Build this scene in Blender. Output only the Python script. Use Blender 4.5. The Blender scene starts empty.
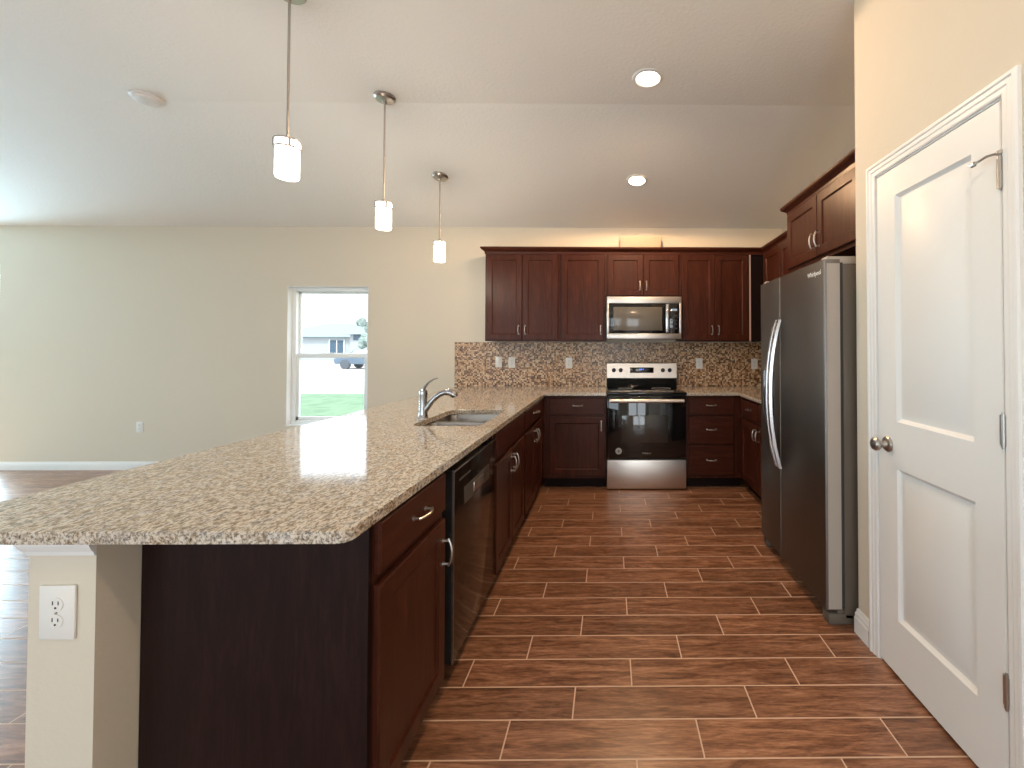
import bpy, bmesh, math, random
from mathutils import Vector, Matrix
random.seed(7)
PI = math.pi
S = bpy.context.scene
COL = S.collection

# ------------------------------------------------------------------ camera
CAM_Z = 1.3385
cd = bpy.data.cameras.new('camera'); cam = bpy.data.objects.new('camera', cd); COL.objects.link(cam)
cd.sensor_width = 36.0; cd.sensor_fit = 'HORIZONTAL'
cd.lens = 426.94 / 1024 * 36
cd.shift_x = -(613.70 - 512) / 1024
cd.shift_y = -(384 - 341.04) / 1024
cd.clip_start = 0.02; cd.clip_end = 400
YAW = 0.0097; PITCH = 0.0156; ROLL = 0.0013
cam.matrix_world = Matrix.Translation((0, 0, CAM_Z)) @ Matrix.Rotation(-YAW, 4, 'Z') @ Matrix.Rotation(PI/2 + PITCH, 4, 'X') @ Matrix.Rotation(ROLL, 4, 'Z')
S.camera = cam

# ------------------------------------------------------------------ world, lights, exposure
w = bpy.data.worlds.new('world'); S.world = w; w.use_nodes = True
bg = w.node_tree.nodes['Background']
bg.inputs[0].default_value = (0.86, 0.94, 1.0, 1); bg.inputs[1].default_value = 4.0
S.view_settings.view_transform = 'Standard'; S.view_settings.look = 'None'
S.view_settings.gamma = 1.0; S.view_settings.use_curve_mapping = False
S.view_settings.exposure = 0.0

def area(name, loc, direction, sx, sy, power, col, shape='RECTANGLE'):
    l = bpy.data.lights.new(name, 'AREA'); l.shape = shape; l.size = sx
    if shape == 'RECTANGLE': l.size_y = sy
    l.energy = power; l.color = col
    o = bpy.data.objects.new(name, l); COL.objects.link(o)
    o.location = loc; o.rotation_euler = Vector(direction).to_track_quat('-Z', 'Y').to_euler()
    return o
# area lamps as daylight: patio door, plus added unseen left and rear windows
area('daylight_patio', (-7.87, 4.93, .96), (.05, -1, .0), 2.35, 1.8, 430, (0.58, 0.84, 1.0))
area('added_daylight_left', (-9.78, 0.5, 1.3), (1, 0, 0), 1.5, 2.9, 36, (0.55, 0.84, 1.0))
area('added_daylight_rear', (-3.2, -3.16, 1.3), (0, 1, 0), 3.1, 2.0, 16, (0.78, 0.92, 1.0))
area('added_daylight_rear', (0.1, -3.16, 1.1), (0, 1, 0), 1.7, 2.1, 30, (0.96, 0.95, 0.95))
sun = bpy.data.lights.new('sun', 'SUN'); sun.energy = 4.0; sun.angle = 0.02; sun.color = (1, .96, .9)
so = bpy.data.objects.new('sun', sun); COL.objects.link(so)
so.rotation_euler = Vector((0.25, 0.75, -1.0)).to_track_quat('-Z', 'Y').to_euler()

# ------------------------------------------------------------------ materials
def newmat(name, col=(.8,.8,.8), rough=.5, metal=0.0, spec=.4, coat=0.0, coat_r=.1):
    m = bpy.data.materials.new(name); m.use_nodes = True
    b = m.node_tree.nodes['Principled BSDF']
    b.inputs['Base Color'].default_value = (*col, 1); b.inputs['Roughness'].default_value = rough
    b.inputs['Metallic'].default_value = metal; b.inputs['Specular IOR Level'].default_value = spec
    b.inputs['Coat Weight'].default_value = coat; b.inputs['Coat Roughness'].default_value = coat_r
    return m, m.node_tree, b
def node(nt, t, **kw):
    n = nt.nodes.new(t)
    for k, v in kw.items(): setattr(n, k, v)
    return n
def L(nt, a, b): nt.links.new(a, b)
def mathn(nt, op, a, b=None, c=None):
    n = node(nt, 'ShaderNodeMath', operation=op)
    for i, v in enumerate((a, b, c)):
        if v is None: continue
        if isinstance(v, (int, float)): n.inputs[i].default_value = v
        else: L(nt, v, n.inputs[i])
    return n.outputs[0]
def ramp(nt, fac, stops, interp='LINEAR'):
    r = node(nt, 'ShaderNodeValToRGB'); e = r.color_ramp.elements; r.color_ramp.interpolation = interp
    while len(e) < len(stops): e.new(.5)
    for i, (p, c) in enumerate(stops):
        e[i].position = p; e[i].color = (*c, 1)
    L(nt, fac, r.inputs[0]); return r.outputs[0]
def mix(nt, fac, a, b, mode='MIX'):
    n = node(nt, 'ShaderNodeMix', data_type='RGBA', blend_type=mode)
    for s, v in ((0, fac), (6, a), (7, b)):
        if isinstance(v, (int, float)): n.inputs[s].default_value = v
        elif isinstance(v, tuple): n.inputs[s].default_value = (*v, 1)
        else: L(nt, v, n.inputs[s])
    return n.outputs[2]
def coords(nt, scale=(1,1,1), rot=(0,0,0), kind='Object'):
    tc = node(nt, 'ShaderNodeTexCoord'); mp = node(nt, 'ShaderNodeMapping')
    mp.inputs['Scale'].default_value = scale; mp.inputs['Rotation'].default_value = rot
    L(nt, tc.outputs[kind], mp.inputs['Vector']); return mp.outputs[0]
def noise(nt, vec, scale, detail=3, rough=.5, dist=0):
    n = node(nt, 'ShaderNodeTexNoise'); n.inputs['Scale'].default_value = scale
    n.inputs['Detail'].default_value = detail; n.inputs['Roughness'].default_value = rough
    n.inputs['Distortion'].default_value = dist
    L(nt, vec, n.inputs['Vector']); return n.outputs[0]
def bump(nt, b, h, strength, dist=.01):
    n = node(nt, 'ShaderNodeBump'); n.inputs['Strength'].default_value = strength
    n.inputs['Distance'].default_value = dist
    L(nt, h, n.inputs['Height']); L(nt, n.outputs[0], b.inputs['Normal'])

def paint(name, col, scale=90, st=.25, dist=.003, rough=.6):
    m, nt, b = newmat(name, col, rough, spec=.3)
    v = coords(nt); n = noise(nt, v, scale, 3, .6)
    n2 = noise(nt, v, 1.3, 2)
    c = mix(nt, mathn(nt, 'MULTIPLY', n2, .12), col, tuple(x*.9 for x in col)); L(nt, c, b.inputs['Base Color'])
    bump(nt, b, n, st, dist); return m
M = {}
M['wall'] = paint('wall_paint', (.68, .625, .525), 75, .25, .003)
M['ceiling'] = paint('ceiling_paint', (.88, .885, .865), 50, .5, .005, .8)
M['trim'] = newmat('white_trim', (.82, .83, .83), .35)[0]
M['door'] = newmat('white_door', (.81, .83, .83), .38)[0]
M['plate'] = newmat('outlet_plate', (.80, .80, .78), .35)[0]
M['slot'] = newmat('outlet_slot', (.02, .02, .02), .6)[0]
M['vinyl'] = newmat('window_vinyl', (.86, .90, .91), .4)[0]
M['nickel'] = newmat('brushed_nickel', (.48, .45, .42), .30, 1.0)[0]
M['chrome'] = newmat('chrome', (.50, .50, .51), .24, 1.0)[0]
M['chromed'] = newmat('faucet_metal', (.40, .40, .41), .17, 1.0)[0]
M['black'] = newmat('black_enamel', (.012, .012, .013), .15, coat=.4, coat_r=.04)[0]
M['blackmatte'] = newmat('black_plastic', (.015, .015, .016), .5)[0]
M['glassblack'] = newmat('black_glass', (.006, .006, .007), .04, spec=.7)[0]
M['ovenwin'] = newmat('oven_window', (.035, .033, .032), .05, spec=.8)[0]
M['mwwin'] = newmat('microwave_window', (.13, .12, .105), .12, spec=.6)[0]
M['sealpaper'] = newmat('silver_sticker', (.45, .45, .45), .4)[0]
M['grey'] = newmat('grey_paint', (.42, .375, .33), .45)[0]
M['darkgrey'] = newmat('dark_grey_cabinet', (.135, .112, .088), .5)[0]
M['gasket'] = newmat('gasket', (.05, .05, .05), .8)[0]
M['duct'] = newmat('box_paint', (.52, .42, .32), .6)[0]
M['detector'] = newmat('white_plastic', (.75, .74, .72), .5)[0]

def steel(name, col, rough, axis='x', bs=.04):
    m, nt, b = newmat(name, col, rough, 1.0)
    sc = {'x': (2, 90, 400), 'z': (400, 400, 2), 'y': (400, 2, 90)}[axis]
    n = noise(nt, coords(nt, sc), 1.0, 2)
    r = mathn(nt, 'MULTIPLY_ADD', n, .10, rough - .05); L(nt, r, b.inputs['Roughness'])
    bump(nt, b, n, bs, .001); return m
M['steel'] = steel('stainless_steel', (.68, .64, .60), .36, 'x')
M['sinksteel'] = steel('sink_steel', (.33, .30, .27), .34, 'y')
M['fridge'] = steel('dark_stainless', (.180, .162, .148), .42, 'z', .012)
M['dishpocket'] = newmat('dishwasher_pocket', (.075, .062, .052), .35)[0]
M['dish'] = newmat('dishwasher_front', (.10, .075, .06), .12, .85)[0]
M['dishpanel'] = newmat('dishwasher_panel', (.14, .12, .11), .2, .8)[0]

def wood(name, c1, c2, axis='z', rough=.31, coat=.0):
    m, nt, b = newmat(name, c1, rough, spec=.17, coat=coat, coat_r=.18)
    sc = {'z': (9, 9, .9), 'x': (.9, 9, 9)}[axis]
    v = coords(nt, sc)
    n = noise(nt, v, 3.2, 6, .62, 1.2); f = noise(nt, coords(nt, tuple(s*9 for s in sc)), 2.0, 3, .7)
    k = mathn(nt, 'MULTIPLY_ADD', f, .35, mathn(nt, 'MULTIPLY', n, .75))
    c = ramp(nt, k, [(.34, tuple(x*.62 for x in c1)), (.55, c1), (.74, c2)])
    L(nt, c, b.inputs['Base Color']); bump(nt, b, f, .06, .001); return m
M['cab'] = wood('cherry_cabinet', (.052, .0138, .0072), (.086, .0255, .0135))
M['cabx'] = wood('cherry_cabinet_horizontal', (.052, .0138, .0072), (.086, .0255, .0135), 'x')
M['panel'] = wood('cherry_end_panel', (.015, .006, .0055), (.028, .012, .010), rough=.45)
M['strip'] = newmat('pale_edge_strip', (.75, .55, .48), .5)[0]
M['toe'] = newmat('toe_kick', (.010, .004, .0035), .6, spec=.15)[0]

def granite():
    m, nt, b = newmat('granite', (.6,.5,.4), .08, spec=.62)
    tc = node(nt, 'ShaderNodeTexCoord'); mp = node(nt, 'ShaderNodeMapping'); mp.inputs['Rotation'].default_value = (0, 0, .12)
    mp.inputs['Scale'].default_value = (1.25, .62, 1.1); L(nt, tc.outputs['Object'], mp.inputs[0]); v = mp.outputs[0]
    a = noise(nt, v, 112, 5, .68, .5); c = noise(nt, v, 26, 4, .6, .6); d = noise(nt, v, 150, 3, .6)
    base = ramp(nt, a, [(.38, (.035,.028,.024)), (.45, (.22,.17,.125)), (.50, (.44,.38,.30)), (.57, (.72,.67,.60))])
    warm = ramp(nt, c, [(.40, (.46,.34,.22)), (.5, (.66,.58,.47)), (.60, (.50,.49,.50))])
    col = mix(nt, .30, base, warm)
    spk = ramp(nt, d, [(.37, (1,1,1)), (.43, (0,0,0))])
    spk2 = ramp(nt, a, [(.50, (1,1,1)), (.56, (0,0,0))])
    f = mathn(nt, 'MULTIPLY', spk, spk2)
    col = mix(nt, mathn(nt, 'MULTIPLY', f, .85), col, (.045, .033, .025))
    L(nt, col, b.inputs['Base Color']); return m
M['granite'] = granite()

def plank_floor():
    Lp, P = .6674, .1496; Y0 = 1.4093; X0 = -.3547
    m, nt, b = newmat('wood_look_tile', (.2,.1,.06), .32, spec=.65)
    tc = node(nt, 'ShaderNodeTexCoord'); sp = node(nt, 'ShaderNodeSeparateXYZ'); L(nt, tc.outputs['Object'], sp.inputs[0])
    X, Y = sp.outputs[0], sp.outputs[1]
    yr = mathn(nt, 'DIVIDE', mathn(nt, 'SUBTRACT', Y, Y0), P); row = mathn(nt, 'FLOOR', yr); fy = mathn(nt, 'SUBTRACT', yr, row)
    xr = mathn(nt, 'DIVIDE', mathn(nt, 'SUBTRACT', X, mathn(nt, 'MULTIPLY_ADD', row, Lp/3, X0)), Lp)
    ci = mathn(nt, 'FLOOR', xr); fx = mathn(nt, 'SUBTRACT', xr, ci)
    dx = mathn(nt, 'MULTIPLY', mathn(nt, 'MINIMUM', fx, mathn(nt, 'SUBTRACT', 1, fx)), Lp)
    dy = mathn(nt, 'MULTIPLY', mathn(nt, 'MINIMUM', fy, mathn(nt, 'SUBTRACT', 1, fy)), P)
    d = mathn(nt, 'MINIMUM', dx, dy)
    g = node(nt, 'ShaderNodeMapRange'); L(nt, d, g.inputs[0]); g.inputs[1].default_value = .0022; g.inputs[2].default_value = .0032
    tile = g.outputs[0]
    cb = node(nt, 'ShaderNodeCombineXYZ'); L(nt, ci, cb.inputs[0]); L(nt, row, cb.inputs[1])
    wn = node(nt, 'ShaderNodeTexWhiteNoise', noise_dimensions='2D'); L(nt, cb.outputs[0], wn.inputs['Vector'])
    off = mathn(nt, 'MULTIPLY', wn.outputs[0], 31.0)
    cv = node(nt, 'ShaderNodeCombineXYZ'); L(nt, mathn(nt, 'MULTIPLY', X, 1.6), cv.inputs[0]); L(nt, mathn(nt, 'MULTIPLY', Y, 13.0), cv.inputs[1]); L(nt, off, cv.inputs[2])
    n1 = noise(nt, cv.outputs[0], 2.6, 6, .62, 1.0); n2 = noise(nt, cv.outputs[0], 14, 4, .6, .3)
    k = mathn(nt, 'MULTIPLY_ADD', n2, .38, mathn(nt, 'MULTIPLY', n1, .72))
    col = ramp(nt, k, [(.36, (.085,.034,.0165)), (.48, (.175,.074,.038)), (.58, (.285,.13,.070)), (.70, (.42,.215,.125))])
    br = mathn(nt, 'MULTIPLY_ADD', wn.outputs[0], .3, .85)
    cc = node(nt, 'ShaderNodeCombineXYZ')
    for i in range(3): L(nt, br, cc.inputs[i])
    col = mix(nt, 1.0, col, cc.outputs[0], 'MULTIPLY')
    col = mix(nt, tile, (.66, .47, .34), col)
    L(nt, col, b.inputs['Base Color'])
    L(nt, mathn(nt, 'MULTIPLY_ADD', tile, -.45, .75), b.inputs['Roughness'])
    h = mathn(nt, 'MULTIPLY_ADD', n2, .15, tile); bump(nt, b, h, .25, .002); return m
M['floor'] = plank_floor()

def mosaic():
    P = .016
    m, nt, b = newmat('mosaic_tile', (.4,.3,.2), .25)
    tc = node(nt, 'ShaderNodeTexCoord'); sp = node(nt, 'ShaderNodeSeparateXYZ'); L(nt, tc.outputs['Object'], sp.inputs[0])
    U = mathn(nt, 'ADD', sp.outputs[0], sp.outputs[1])
    u = mathn(nt, 'DIVIDE', U, P); v = mathn(nt, 'DIVIDE', sp.outputs[2], P)
    iu, iv = mathn(nt, 'FLOOR', u), mathn(nt, 'FLOOR', v)
    cb = node(nt, 'ShaderNodeCombineXYZ'); L(nt, iu, cb.inputs[0]); L(nt, iv, cb.inputs[1])
    wn = node(nt, 'ShaderNodeTexWhiteNoise', noise_dimensions='2D'); L(nt, cb.outputs[0], wn.inputs['Vector'])
    col = ramp(nt, wn.outputs[0], [(0, (.075,.034,.016)), (.13, (.22,.105,.05)), (.32, (.40,.225,.115)), (.52, (.58,.37,.21)), (.76, (.70,.52,.34)), (.92, (.15,.10,.065))], 'CONSTANT')
    fu = mathn(nt, 'SUBTRACT', u, iu); fv = mathn(nt, 'SUBTRACT', v, iv)
    e = mathn(nt, 'MINIMUM', mathn(nt, 'MINIMUM', fu, mathn(nt, 'SUBTRACT', 1, fu)), mathn(nt, 'MINIMUM', fv, mathn(nt, 'SUBTRACT', 1, fv)))
    g = mathn(nt, 'GREATER_THAN', e, .04)
    L(nt, mix(nt, g, (.30, .22, .15), col), b.inputs['Base Color']); bump(nt, b, g, .3, .001); return m
M['mosaic'] = mosaic()

def emis(name, col, st):
    m = bpy.data.materials.new(name); m.use_nodes = True; nt = m.node_tree; nt.nodes.clear()
    e = node(nt, 'ShaderNodeEmission'); e.inputs[0].default_value = (*col, 1); e.inputs[1].default_value = st
    o = node(nt, 'ShaderNodeOutputMaterial'); L(nt, e.outputs[0], o.inputs[0]); return m
M['shade'] = emis('lit_glass_shade', (1.0, .94, .86), 9.0)
M['lamp'] = emis('recessed_lamp', (1.0, .90, .76), 16.0)
M['digits'] = emis('blue_digits', (.10, .22, 1.0), 1.6)
M['whitedigits'] = emis('pale_digits', (.7, .8, .9), .5)
def glass(name, tint=(1,1,1), refl=.06):
    m = bpy.data.materials.new(name); m.use_nodes = True; nt = m.node_tree; nt.nodes.clear()
    t = node(nt, 'ShaderNodeBsdfTransparent'); t.inputs[0].default_value = (*tint, 1)
    g = node(nt, 'ShaderNodeBsdfGlossy'); g.inputs['Roughness'].default_value = .02
    x = node(nt, 'ShaderNodeMixShader'); x.inputs[0].default_value = refl
    L(nt, t.outputs[0], x.inputs[1]); L(nt, g.outputs[0], x.inputs[2])
    o = node(nt, 'ShaderNodeOutputMaterial'); L(nt, x.outputs[0], o.inputs[0]); return m
M['glass'] = glass('window_glass', (.97, .99, 1))
def grass():
    m, nt, b = newmat('lawn_grass', (.2,.3,.1), .9, spec=.1)
    n = noise(nt, coords(nt), 2.5, 5, .7)
    L(nt, ramp(nt, n, [(.35, (.10,.17,.10)), (.65, (.17,.25,.16))]), b.inputs['Base Color']); return m
M['grass'] = grass()
def dirt():
    m, nt, b = newmat('pale_ground', (.5,.5,.5), .9, spec=.1)
    n = noise(nt, coords(nt, (.12, .5, 1)), .8, 3, .6)
    L(nt, ramp(nt, n, [(.40, (.30,.27,.27)), (.55, (.46,.44,.43))]), b.inputs['Base Color']); return m
M['dirt'] = dirt()
M['hwall'] = newmat('house_stucco', (.34, .36, .37), .9)[0]
M['hroof'] = newmat('house_shingles', (.20, .25, .28), .9)[0]
M['hwin'] = newmat('house_window', (.035, .075, .12), .4)[0]
M['carpaint'] = newmat('car_paint', (.10, .14, .19), .4)[0]
M['tyre'] = newmat('tyre', (.07, .08, .10), .8)[0]
def leaf():
    m, nt, b = newmat('foliage', (.05,.08,.05), .9, spec=.1)
    n = noise(nt, coords(nt), 3, 4, .7)
    L(nt, ramp(nt, n, [(.4, (.14,.19,.17)), (.6, (.26,.30,.28))]), b.inputs['Base Color']); return m
M['leaf'] = leaf()
M['bark'] = newmat('bark', (.10, .085, .07), .9)[0]

# ------------------------------------------------------------------ mesh helpers
class MB:
    def __init__(s): s.bm = bmesh.new()
    def box(s, x0, x1, y0, y1, z0, z1, bev=0, seg=2):
        t = bmesh.new(); bmesh.ops.create_cube(t, size=1)
        for v in t.verts:
            v.co = Vector(((x0+x1)/2 + v.co.x*(x1-x0), (y0+y1)/2 + v.co.y*(y1-y0), (z0+z1)/2 + v.co.z*(z1-z0)))
        if bev: bmesh.ops.bevel(t, geom=t.edges[:], offset=bev, segments=seg, profile=.5, affect='EDGES', clamp_overlap=True)
        s.join(t); return s
    def join(s, t, mat=None):
        me = bpy.data.meshes.new('tmp'); 
        if mat is not None: t.transform(mat)
        t.to_mesh(me); t.free(); s.bm.from_mesh(me); bpy.data.meshes.remove(me)
    def grid(s, rings, closed=True, cap0=True, cap1=True):
        vs = [[s.bm.verts.new(p) for p in r] for r in rings]; n = len(vs[0])
        for a, b in zip(vs, vs[1:]):
            for i in range(n if closed else n-1):
                j = (i+1) % n
                try: s.bm.faces.new((a[i], a[j], b[j], b[i]))
                except ValueError: pass
        if cap0: s.bm.faces.new(vs[0][::-1])
        if cap1: s.bm.faces.new(vs[-1])
        return s
    def tube(s, pts, r, seg=12, flat=1.0):
        pts = [Vector(p) for p in pts]; n = len(pts); rr = r if isinstance(r, (list, tuple)) else [r]*n
        rings = []; up = None
        for i, p in enumerate(pts):
            d = (pts[min(i+1, n-1)] - pts[max(i-1, 0)]).normalized()
            if up is None:
                up = Vector((0,0,1)) if abs(d.z) < .9 else Vector((1,0,0))
            a = d.cross(up).normalized(); b = a.cross(d).normalized(); up = b
            rings.append([p + (a*math.cos(2*PI*k/seg) + b*math.sin(2*PI*k/seg)*flat)*rr[i] for k in range(seg)])
        return s.grid(rings)
    def lathe(s, prof, c=(0,0,0), seg=32, axis='z', cap0=True, cap1=True):
        c = Vector(c); rings = []
        for r, z in prof:
            ring = []
            for k in range(seg):
                a = 2*PI*k/seg; x, y = r*math.cos(a), r*math.sin(a)
                v = {'z': (x, y, z), 'x': (z, x, y), 'y': (y, z, x)}[axis]
                ring.append(c + Vector(v))
            rings.append(ring)
        return s.grid(rings, True, cap0, cap1)
    def prism(s, poly, a0, a1, axis='z', bev=0):
        def P(u, v, t):
            return {'z': (u, v, t), 'x': (t, u, v), 'y': (u, t, v)}[axis]
        t = bmesh.new()
        A = [t.verts.new(P(u, v, a0)) for u, v in poly]; B = [t.verts.new(P(u, v, a1)) for u, v in poly]
        n = len(poly); t.faces.new(A[::-1]); t.faces.new(B)
        for i in range(n): t.faces.new((A[i], A[(i+1) % n], B[(i+1) % n], B[i]))
        if bev: bmesh.ops.bevel(t, geom=t.edges[:], offset=bev, segments=2, profile=.5, affect='EDGES', clamp_overlap=True)
        s.join(t); return s
    def slab(s, w, h, t, xs, zs, cells, prof, edge=.003):
        """panel standing in XZ, front at y=-t, back at y=0; cells (i,j) get nested rings: prof = [(inset, depth)]"""
        X = [0] + list(xs) + [w]; Z = [0] + list(zs) + [h]; q = s.bm
        e = edge
        XX = [e if i == 0 else (w-e if i == len(X)-1 else x) for i, x in enumerate(X)]
        ZZ = [e if i == 0 else (h-e if i == len(Z)-1 else z) for i, z in enumerate(Z)]
        V = [[q.verts.new((x, -t, z)) for z in ZZ] for x in XX]
        for i in range(len(X)-1):
            for j in range(len(Z)-1):
                c = [V[i][j], V[i+1][j], V[i+1][j+1], V[i][j+1]]
                if (i, j) in cells:
                    x0, x1, z0, z1 = X[i], X[i+1], Z[j], Z[j+1]; prev = c
                    for ins, dep in prof:
                        r = [q.verts.new(p) for p in ((x0+ins, -t+dep, z0+ins), (x1-ins, -t+dep, z0+ins), (x1-ins, -t+dep, z1-ins), (x0+ins, -t+dep, z1-ins))]
                        for k in range(4): q.faces.new((prev[k], prev[(k+1) % 4], r[(k+1) % 4], r[k]))
                        prev = r
                    q.faces.new(prev)
                else: q.faces.new(c)
        nx, nz = len(X), len(Z)
        loop = [V[i][0] for i in range(nx)] + [V[-1][j] for j in range(1, nz)] + [V[i][-1] for i in range(nx-2, -1, -1)] + [V[0][j] for j in range(nz-2, 0, -1)]
        def outer(v, y):
            x, z = v.co.x, v.co.z
            return q.verts.new((0 if x <= e+1e-6 else (w if x >= w-e-1e-6 else x), y, 0 if z <= e+1e-6 else (h if z >= h-e-1e-6 else z)))
        l1 = [outer(v, -t+e) for v in loop]; l2 = [outer(v, 0) for v in loop]; n = len(loop)
        for A, B in ((loop, l1), (l1, l2)):
            for k in range(n): q.faces.new((A[k], B[k], B[(k+1) % n], A[(k+1) % n]))
        q.faces.new(l2); return s
    def build(s, name, mat, parent=None, loc=None, rotz=0, smooth=True, recalc=True):
        if recalc: bmesh.ops.recalc_face_normals(s.bm, faces=s.bm.faces[:])
        me = bpy.data.meshes.new(name); s.bm.to_mesh(me); s.bm.free()
        me.materials.append(mat if not isinstance(mat, str) else M[mat])
        if smooth:
            for p in me.polygons: p.use_smooth = True
            me.set_sharp_from_angle(angle=math.radians(35))
        o = bpy.data.objects.new(name, me); COL.objects.link(o)
        if parent: o.parent = parent
        if loc: o.location = loc
        if rotz: o.rotation_euler = (0, 0, rotz)
        return o
def thing(name, label, cat, loc=(0,0,0), rotz=0, group=None):
    o = bpy.data.objects.new(name, None); COL.objects.link(o); o.empty_display_size = .1
    o.location = loc; o.rotation_euler = (0, 0, rotz); o['label'] = label; o['category'] = cat
    if group: o['group'] = group
    return o
def tag(o, label, cat, group=None, kind=None):
    o['label'] = label; o['category'] = cat
    if group: o['group'] = group
    if kind: o['kind'] = kind
    return o
def struct(o, label=None):
    o['kind'] = 'structure'
    if label: o['label'] = label
    return o
def dup(root, loc, label=None, rotz=None):
    def cp(o, par):
        c = o.copy(); COL.objects.link(c); c.parent = par
        for ch in [x for x in kids.get(o.name, [])]: cp(ch, c)
        return c
    kids = {}
    for o in bpy.data.objects:
        if o.parent: kids.setdefault(o.parent.name, []).append(o)
    r = cp(root, None); r.location = loc
    if label: r['label'] = label
    if rotz is not None: r.rotation_euler = (0, 0, rotz)
    return r

def rounded(x0, x1, y0, y1, r, n=5):
    out = []
    for cx, cy, a0 in ((x1-r, y1-r, 0), (x0+r, y1-r, PI/2), (x0+r, y0+r, PI), (x1-r, y0+r, 1.5*PI)):
        for k in range(n+1):
            a = a0 + PI/2*k/n; out.append((cx + r*math.cos(a), cy + r*math.sin(a)))
    return out

# ------------------------------------------------------------------ room shell
BW = 4.731            # back wall plane
LW = -9.6; RW = 1.93; PW = 1.172; REAR = -3.0
WC = 2.014          # far end of the pantry wall
H0, H1, YC = 2.671, 3.00, 2.89
def ceil_z(y): return H1 if y < YC else H1 + (H0-H1)*(y-YC)/(BW-YC)

struct(MB().box(LW-.2, RW+.15, REAR-.2, BW+.15, -.1, 0).build('floor', 'floor', smooth=False), 'brown wood-look plank tile floor with pale grout lines')
struct(MB().prism([(BW+.15, H0-.027), (YC, H1), (REAR-.2, H1), (REAR-.2, H1+.12), (BW+.15, H1+.12)], LW-.2, RW+.15, 'x').build('ceiling', 'ceiling', smooth=False), 'textured off-white vaulted ceiling')

WX0, WX1, WZ0, WZ1 = -3.55, -2.662, .475, 2.013
QX0, QX1, QZ1 = -9.1, -6.68, 2.25      # patio door opening, just outside the frame
wb = MB(); T = BW+.15
wb.box(LW-.15, QX0, BW, T, 0, H0); wb.box(QX0, QX1, BW, T, QZ1, H0); wb.box(QX1, WX0, BW, T, 0, H0); wb.box(WX1, RW+.15, BW, T, 0, H0)
wb.box(WX0, WX1, BW, T, 0, WZ0); wb.box(WX0, WX1, BW, T, WZ1, H0)
struct(wb.build('wall_back', 'wall', smooth=False), 'cream painted far wall with a white window')
SY0, SY1, SZ1 = -1.0, 2.0, 2.1
wl = MB()
wl.box(LW-.15, LW, REAR, SY0, 0, H1); wl.box(LW-.15, LW, SY1, BW, 0, H1); wl.box(LW-.15, LW, SY0, SY1, SZ1, H1)
struct(wl.build('wall_left', 'wall', smooth=False), 'cream wall at the far left with an added, unseen glazed opening')
struct(MB().box(RW, RW+.15, WC-.05, BW, 0, H1).build('wall_right', 'wall', smooth=False), 'cream wall behind the refrigerator and right cabinets')
DY0, DY1, DZ = 1.2534, 1.848, 2.085        # pantry door opening
wp = MB()
wp.box(PW, PW+.115, REAR, DY0-.02, 0, H1); wp.box(PW, PW+.115, DY1+.02, WC, 0, H1); wp.box(PW, PW+.115, DY0-.02, DY1+.02, DZ+.02, H1)
wp.box(PW+.115, RW+.15, WC-.115, WC, 0, H1)
wp.box(PW+.115, RW+.15, REAR, REAR+.1, 0, H1)
wp.box(RW+.0, RW+.15, REAR+.1, WC-.115, 0, H1)
struct(wp.build('wall_pantry', 'wall', smooth=False), 'cream wall on the right around the white pantry door')
wr = MB(); RX = [(-4.8, -1.6, .3, 2.3), (-.8, .95, .05, 2.15)]
wr.box(LW-.15, RX[0][0], REAR-.15, REAR, 0, H1); wr.box(RX[0][1], RX[1][0], REAR-.15, REAR, 0, H1); wr.box(RX[1][1], PW+.115, REAR-.15, REAR, 0, H1)
for x0, x1, z0, z1 in RX:
    wr.box(x0, x1, REAR-.15, REAR, 0, z0); wr.box(x0, x1, REAR-.15, REAR, z1, H1)
struct(wr.build('wall_rear', 'wall', smooth=False))
# peninsula half wall
PX0, PX1, PY0 = -1.374, -1.217, 1.033
struct(MB().box(PX0, PX1, PY0, BW-.001, 0, .882).build('wall_peninsula', 'wall', smooth=False), 'cream half wall under the granite peninsula')
cap = MB()
prof = [(0, .846), (.004, .846), (.006, .855), (.011, .862), (.015, .872), (.016, .8835), (0, .8835)]
# trim returns round three sides: left side and the near end
def molding_run(mb, prof, path, closed=False):
    """prof (out, z); path of (x, y, nx, ny) with outward mitre vectors"""
    rings = [[(x + nx*o, y + ny*o, z) for o, z in prof] for x, y, nx, ny in path]
    return mb.grid(rings, True, True, True)
molding_run(cap, prof, [(PX1, PY0, 0, -1), (PX0, PY0, -1, -1), (PX0, BW-.002, -1, 0)])
struct(cap.build('trim_1', 'trim', smooth=False), 'white moulding under the granite on the half wall')

def baseboard(name, path, h=.088):
    p = [(0, 0), (.014, 0), (.014, h*.62), (.011, h*.66), (.011, h*.80), (.007, h*.86), (.006, h*.97), (0, h)]
    return struct(molding_run(MB(), p, path).build(name, 'trim', smooth=False), None)
baseboard('baseboard_back', [(QX1+.01, BW, 0, -1), (PX0, BW, 0, -1)])['label'] = 'white baseboard along the far wall'
baseboard('baseboard_left', [(LW, REAR, 1, 0), (LW, SY0-.06, 1, 0)])
baseboard('baseboard_peninsula', [(PX0, BW, -1, 0), (PX0, PY0, -1, 0)])
baseboard('baseboard_pantry', [(PX1+3.4, WC-.001, 0, 1), (PW, WC, -1, 1), (PW, DY1+.068, -1, 0)], .115)['label'] = 'white baseboard stub between refrigerator and pantry door'
baseboard('baseboard_right', [(PW, DY0-.07, -1, 0), (PW, REAR, -1, 0)], .115)

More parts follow.
